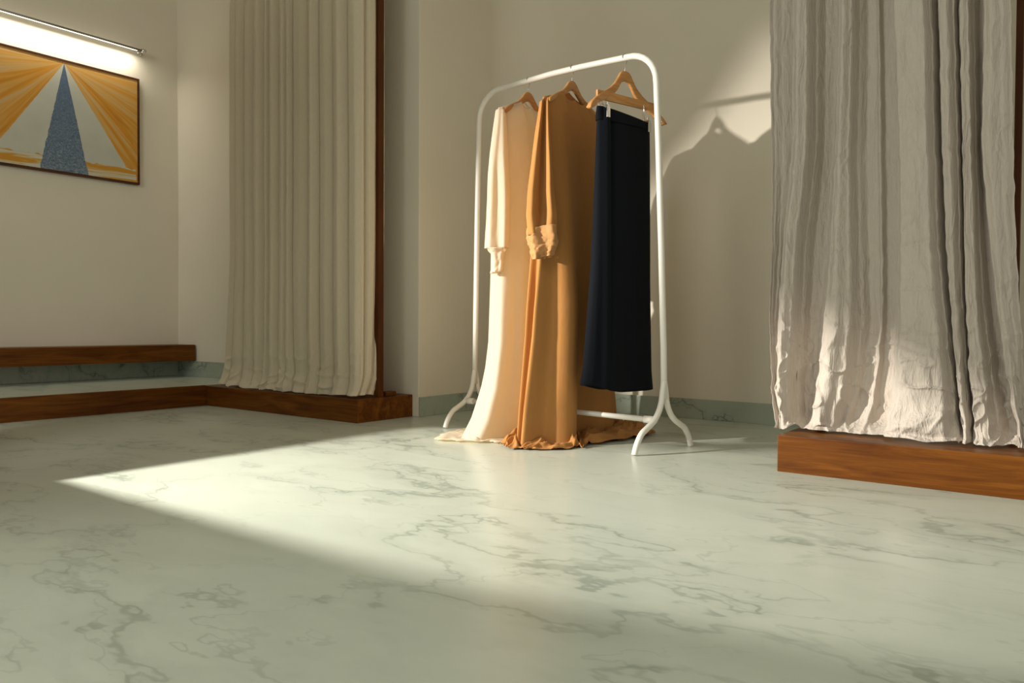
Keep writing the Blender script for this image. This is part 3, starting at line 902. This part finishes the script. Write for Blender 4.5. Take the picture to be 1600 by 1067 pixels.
def sleeve(name, parent, m, path, A, B, dent, phi0, nphi=72, seed=0, rough=0.0, dentw=0.55, n=60):
    """path: list of points (parent space); A, B half axes and dent keyed on 0..1; phi0 rotates the section"""
    P = np.array(path, float); k = np.linspace(0, 1, len(P))
    rows = []
    ph = np.linspace(0, 2 * math.pi, nphi, endpoint=False)
    for t in np.linspace(0, 1, n):
        c0 = np.array([np.interp(t, k, P[:, i]) for i in range(3)])
        a = np.interp(t, *A); b = np.interp(t, *B); dn = np.interp(t, *dent)
        x = a * np.cos(ph); y = b * np.sin(ph)
        dph = (ph - 1.5 * math.pi + math.pi) % (2 * math.pi) - math.pi
        y = y + dn * np.exp(-(dph / dentw) ** 2)
        nz = vnoise(ph * 14 / (2 * math.pi), np.full_like(ph, t * 3), seed, 14) * 0.12 * a
        if rough:
            rg = np.interp(t, [0, 0.8, 1], [0.15, 0.5, 1.0]) * rough
            nz = nz + rg * (0.6 * vnoise(ph * 11 / (2 * math.pi), np.full_like(ph, t * 7), seed + 2, 11) + 0.4 * vnoise(ph * 23 / (2 * math.pi), np.full_like(ph, t * 14), seed + 5, 23))
        x = x + nz * np.cos(ph); y = y + nz * np.sin(ph)
        zz = rough * 0.5 * vnoise(ph * 9 / (2 * math.pi), np.full_like(ph, t * 5), seed + 7, 9)
        ca, sa = math.cos(phi0), math.sin(phi0)
        rows.append(np.stack([c0[0] + x * ca - y * sa, c0[1] + x * sa + y * ca, c0[2] + zz], -1))
    o = mesh_obj(name, np.concatenate(rows), grid_faces(n, nphi, True), m, parent)
    sm = o.modifiers.new('thickness', 'SOLIDIFY'); sm.thickness = 0.0012; sm.offset = 0
    return o


def to_local(p, root):
    q = Matrix.Rotation(-root.rotation_euler.z, 3, 'Z') @ (Vector(p) - root.location)
    return (q.x, q.y, q.z)


def shoulder_fn(z0, z1, half, neck, dipf, dipb):
    """z of the garment's upper edge over x; s>0 is the far side of the section"""
    def f(x, s):
        ax = np.abs(x)
        z = z0 + (z1 - z0) * np.clip(ax / half, 0, 1) ** 0.9
        e = np.clip(1 - (ax / neck) ** 2, 0, 1) ** 0.7
        dip = np.where(s < 0, dipf, dipb)
        return z - e * dip + 0.006
    return f


# ivory dress: local x runs along the hanger away from the camera, local -y faces the camera's right
g1 = empty('long_dress', Vector((H1.x, H1.y, 0.0)), ROOM)
tag(g1, 'ivory long-sleeved dress trailing on the floor, leftmost garment on the rack', 'dress', 'garments on the rack')


def folds1(th, t, xn):
    a = 0.003 + 0.036 * t ** 1.2
    f = vnoise(th * 13 / (2 * math.pi), np.full_like(th, t * 1.2), 51, 13) + 0.5 * vnoise(th * 24 / (2 * math.pi), np.full_like(th, t * 1.5), 52, 24)
    # far side bulged out, unseen, to block the beam from the wall
    bulge = np.clip(np.cos(th), 0, 1) * np.clip(np.sin(th) + 0.35, 0, 1) * min(1, max(0, (t - 0.25) / 0.3))
    return a * f * np.cos(th) + 0.03 * bulge, a * f * np.sin(th) + 0.19 * bulge


garment_body('body', g1, M['dress_w'], shoulder_fn(1.482, 1.394, 0.215, 0.070, 0.040, 0.012), 0.02,
             ([0, 0.1, 0.5, 0.72, 0.86, 0.95, 1], [0.212, 0.214, 0.225, 0.245, 0.285, 0.335, 0.385]),
             ([0, 0.06, 0.3, 0.8, 1], [0.016, 0.045, 0.075, 0.10, 0.13]),
             ([0, 0.8, 1], [0.0, 0.0, -0.02]), folds1, 260, 120,
             puddle=([(-0.376, 0.20), (-0.457, 0.098), (-0.402, -0.026), (-0.35, -0.117), (-0.1, -0.16), (0.2, -0.14), (0.42, 0.0), (0.3, 0.16), (0.0, 0.18), (-0.25, 0.2)], 14, 0.020, 0.006),
             seed=60)
sp_top = to_local((-0.052, 3.275, 1.402), g1)
sleeve('sleeve', g1, M['dress_w'], [to_local(p, g1) for p in ((-0.046, 3.305, 1.406), (-0.052, 3.285, 1.388), (-0.060, 3.25, 1.20), (-0.060, 3.24, 1.0), (-0.066, 3.235, 0.80))],
       ([0, 0.06, 0.3, 0.6, 1], [0.004, 0.012, 0.024, 0.040, 0.047]), ([0, 0.06, 0.3, 1], [0.010, 0.018, 0.036, 0.048]),
       ([0, 0.3, 1], [0, 0.01, 0.03]), -ROOM, seed=71, rough=0.004)
sleeve('cuff', g1, M['dress_w'], [to_local(p, g1) for p in ((-0.066, 3.235, 0.805), (-0.064, 3.235, 0.785), (-0.062, 3.24, 0.74), (-0.064, 3.24, 0.70))],
       ([0, 0.2, 0.5, 1], [0.046, 0.036, 0.024, 0.022]), ([0, 0.3, 1], [0.045, 0.03, 0.025]),
       ([0, 1], [0.0, 0.01]), -ROOM, seed=75, rough=0.010, n=30)

sleeve('sleeve', g1, M['dress_w'], [(0.215, 0.0, 1.405), (0.235, 0.015, 1.38), (0.255, 0.075, 1.20), (0.265, 0.115, 0.95), (0.27, 0.12, 0.76)],  # far sleeve, out of view, widened to shade the wall behind
       ([0, 0.06, 0.3, 0.6, 1], [0.006, 0.025, 0.05, 0.075, 0.07]), ([0, 0.06, 0.3, 0.6, 1], [0.012, 0.03, 0.075, 0.10, 0.09]),
       ([0, 0.3, 1], [0, 0.01, 0.02]), 0.0, seed=78, rough=0.006)
sleeve('cuff', g1, M['dress_w'], [(0.27, 0.12, 0.765), (0.27, 0.12, 0.74), (0.27, 0.115, 0.66)],
       ([0, 0.3, 1], [0.07, 0.035, 0.025]), ([0, 0.3, 1], [0.09, 0.035, 0.025]), ([0, 1], [0.0, 0.01]), 0.0, seed=79, rough=0.008, n=24)

# caramel dress
g2 = empty('long_dress', Vector((H2.x, H2.y, 0.0)), ROOM)
tag(g2, 'caramel long-sleeved dress with gathered cuff and puddled hem, middle of the rack', 'dress', 'garments on the rack')


def folds2(th, t, xn):
    a = 0.002 + 0.028 * t ** 1.1
    f = vnoise(th * 15 / (2 * math.pi), np.full_like(th, t * 1.0), 81, 15) + 0.45 * vnoise(th * 29 / (2 * math.pi), np.full_like(th, t * 1.4), 82, 29)
    dx, dy = a * f * np.cos(th), a * f * np.sin(th)
    near = np.clip(-np.sin(th) * 2, 0, 1)           # the side turned to the camera's right
    k = np.clip((t - 0.12) / 0.5, 0, 1)
    prof = 0.062 * np.exp(-((xn + 0.55) / 0.26) ** 2) - 0.050 * np.exp(-((xn + 0.02) / 0.17) ** 2) + 0.030 * np.exp(-((xn - 0.5) / 0.25) ** 2)
    dy = dy - near * k * prof * (0.5 + 0.5 * t)
    # two deep pleats on the end that faces the lamp
    end = np.clip(-np.cos(th), 0, 1) ** 3
    dx = dx - end * k * 0.030 * np.cos(th * 9 + 1.2 + 0.8 * t)
    return dx, dy


garment_body('body', g2, M['dress_c'], shoulder_fn(1.474, 1.390, 0.215, 0.085, 0.050, 0.012), 0.022,
             ([0, 0.1, 0.4, 0.7, 0.9, 1], [0.212, 0.214, 0.235, 0.285, 0.335, 0.355]),
             ([0, 0.06, 0.3, 0.8, 1], [0.016, 0.042, 0.065, 0.085, 0.090]),
             ([0, 1], [0.0, 0.015]), folds2, 380, 150,
             puddle=([(-0.313, 0.124), (-0.40, 0.02), (-0.395, -0.085), (-0.30, -0.165), (-0.13, -0.165), (-0.03, -0.20), (0.10, -0.215), (0.19, -0.25), (0.30, -0.245), (0.45, -0.12), (0.46, 0.05), (0.3, 0.15), (0.0, 0.16), (-0.2, 0.17)], 26, 0.055, 0.004),
             seed=90)
sleeve('sleeve', g2, M['dress_c'], [(0.215, 0.0, 1.400), (0.235, 0.01, 1.38), (0.25, 0.02, 1.20), (0.26, 0.03, 0.95), (0.26, 0.03, 0.80)],
       ([0, 0.06, 0.3, 0.6, 1], [0.006, 0.02, 0.035, 0.05, 0.055]), ([0, 0.06, 0.3, 0.6, 1], [0.012, 0.024, 0.045, 0.055, 0.055]),
       ([0, 0.3, 1], [0, 0.01, 0.02]), 0.0, seed=118, rough=0.005)
sleeve('cuff', g2, M['dress_cuff'], [(0.26, 0.03, 0.81), (0.26, 0.03, 0.78), (0.258, 0.03, 0.72)],
       ([0, 0.3, 1], [0.055, 0.055, 0.03]), ([0, 0.3, 1], [0.055, 0.05, 0.03]), ([0, 1], [0.0, 0.01]), 0.0, seed=119, rough=0.015, n=24)
# neckline facing seen through the opening
th_ = np.linspace(0, math.pi, 40)
pts_ = [(0.082 * math.cos(a), 0.014 * math.sin(a) + 0.004, 1.462 - 0.012 + 0.0 - 0.030 * math.sin(a)) for a in th_]
v_, f_ = [], []
for p in pts_:
    v_ += [(p[0], p[1], p[2] + 0.008), (p[0], p[1], p[2] - 0.016)]
f_ = [(2 * i, 2 * i + 1, 2 * i + 3, 2 * i + 2) for i in range(39)]
nf = mesh_obj('neck_facing', v_, f_, M['dress_cuff'], g2)
sm = nf.modifiers.new('thickness', 'SOLIDIFY'); sm.thickness = 0.0025
sleeve('sleeve', g2, M['dress_c'], [to_local(p, g2) for p in ((0.137, 3.135, 1.404), (0.126, 3.105, 1.375), (0.118, 3.06, 1.20), (0.112, 3.035, 1.0), (0.116, 3.02, 0.83))],
       ([0, 0.06, 0.3, 0.6, 0.88, 1], [0.004, 0.009, 0.021, 0.040, 0.060, 0.056]), ([0, 0.06, 0.5, 1], [0.012, 0.022, 0.040, 0.045]),
       ([0, 0.1, 0.5, 0.85, 1], [0, 0.02, 0.055, 0.065, 0.035]), -ROOM, seed=101, rough=0.003, dentw=0.42, nphi=110)
sleeve('cuff', g2, M['dress_cuff'], [to_local(p, g2) for p in ((0.116, 3.02, 0.865), (0.118, 3.02, 0.83), (0.122, 3.02, 0.79), (0.118, 3.02, 0.745))],
       ([0, 0.25, 0.6, 1], [0.052, 0.060, 0.056, 0.030]), ([0, 0.3, 1], [0.046, 0.050, 0.032]),
       ([0, 1], [0.02, 0.02]), -ROOM, seed=110, rough=0.020, n=50, nphi=140)

# black skirt
g3 = empty('long_skirt', Vector((H3.x, H3.y, 0.0)), RZ3)
tag(g3, 'long black skirt clipped to the rightmost hanger on the white rack', 'skirt', 'garments on the rack')


def folds3(th, t, xn):
    a = 0.001 + 0.011 * t
    f = vnoise(th * 16 / (2 * math.pi), np.full_like(th, t * 0.8), 121, 16)
    near = np.clip(-np.sin(th) * 2, 0, 1)
    dy = -near * (0.010 * np.exp(-((xn + 0.8) / 0.12) ** 2) - 0.010 * np.exp(-((xn + 0.62) / 0.07) ** 2)) * (1 - 0.4 * t)
    return a * f * np.cos(th), a * f * np.sin(th) + dy


garment_body('skirt_body', g3, M['skirt'], lambda x, s: 1.312 - 0.10 * x + 0 * s, 0.222,
             ([0, 0.12, 0.6, 0.93, 1], [0.142, 0.146, 0.157, 0.174, 0.185]),
             ([0, 0.05, 0.4, 1], [0.020, 0.026, 0.040, 0.055]),
             ([0, 0.5, 1], [-0.003, -0.012, -0.024]), folds3, 200, 90, seed=130,
             wav=lambda th, x: 0.03 * np.exp(-((x + 0.22) / 0.08) ** 2) + 0.004 * vnoise(th * 12 / (2 * math.pi), 0 * th, 131, 12))
garment_body('waistband', g3, M['skirt'], lambda x, s: 1.316 - 0.10 * x + 0 * s, 1.276,
             ([0, 1], [0.1445, 0.1465]), ([0, 1], [0.0225, 0.0275]), ([0, 1], [-0.003, -0.005]),
             lambda th, t, xn: (0.0012 * math.sin(math.pi * t) * np.cos(th), 0.0012 * math.sin(math.pi * t) * np.sin(th)), 160, 8, seed=133)

# ------------------------------------------------------------------ studio lamp beyond the left edge of the view
lt = empty('studio_spotlight', W(-0.40, 3.62, 0.0), math.atan2(AXIS.y, AXIS.x))
tag(lt, 'studio spotlight on a tripod stand beyond the left edge of the view', 'spotlight')
elev = math.asin(AXIS.z)
bm = bmesh.new()
bmesh.ops.create_cone(bm, cap_ends=False, segments=32, radius1=0.075, radius2=0.075, depth=0.22)
for v in bm.verts: v.co = Matrix.Rotation(math.pi / 2, 3, 'Y') @ v.co
for v in bm.verts: v.co.x -= 0.15
for v in bm.verts: v.co = Matrix.Rotation(-elev, 3, 'Y') @ v.co + Vector((0, 0, 1.443))
bm_obj('housing', bm, M['black'], lt, True)
v_, f_ = tube([(-0.15, 0, 0.35), (-0.15, 0, 1.36)], 0.014, 14)
mesh_obj('stand_pole', v_, f_, M['grey_metal'], lt)
for k in range(3):
    a = k * 2 * math.pi / 3
    v_, f_ = tube([(-0.15, 0, 0.60), (-0.15 + 0.42 * math.cos(a), 0.42 * math.sin(a), 0.012)], 0.010, 10)
    mesh_obj('leg', v_, f_, M['grey_metal'], lt)

# added unseen black flag; its opening shapes the beam's lit and dark areas
from mathutils.geometry import tessellate_polygon
AH = Vector((AXIS.x, AXIS.y, 0)).normalized(); AS = Vector((-AH.y, AH.x, 0))
PC = LAMP + AH * 1.10; PC.z = 0.0
targets = [W(1.04, 2.50, 0.0), W(2.60, 2.52, 0.0), W(2.66, 2.44, 0.0), W(2.78, 2.15, 0.0), W(UF, 1.76, 0.35), W(2.83, 2.41, 0.28),
           W(2.83, 2.36, 1.20), W(2.79, 2.07, 1.50), W(UF, 1.29, 1.96),
           W(2.71, 1.30, 1.66), W(2.70, 1.295, 0.95), W(2.60, 1.53, 0.20), W(2.70, 1.60, 0.0), W(2.79, 1.24, 0.0), W(2.98, 0.964, 0.0),
           W(3.10, 0.76, 0.0), W(2.70, 0.87, 0.55), W(2.72, 0.62, 0.42), W(2.75, 0.2, 0.22), W(2.75, -0.6, 0.10), W(2.3, -1.3, 0.0),
           W(1.70, -0.8, 0.0), W(1.22, 0.10, 0.0), W(1.06, 1.0, 0.0)]
hole = []
for p in targets:
    d = p - LAMP; t = 1.10 / d.dot(AH); q = LAMP + d * t - PC
    hole.append(Vector((q.dot(AS), q.z, 0)))
outer = [Vector(p) for p in ((-1.05, 0.04, 0), (1.05, 0.04, 0), (1.05, 2.5, 0), (-1.05, 2.5, 0))]
tri = tessellate_polygon([outer, hole])
allp = outer + hole
fl = empty('added_light_flag', PC, math.atan2(AH.y, AH.x))
tag(fl, 'unseen black board with a cut opening, added to shape the spotlight beam', 'light flag')
# local x = beam direction, local y = sideways
o = mesh_obj('board', [(0, p.x, p.y) for p in allp], [tuple(t) for t in tri], M['black'], fl, False)
sm = o.modifiers.new('thickness', 'SOLIDIFY'); sm.thickness = 0.004; sm.offset = 0
for sy in (-1, 1):
    bm_obj('foot', box_bm(-0.2, 0.2, sy * 0.8 - 0.02, sy * 0.8 + 0.02, 0.0, 0.036), M['black'], fl)
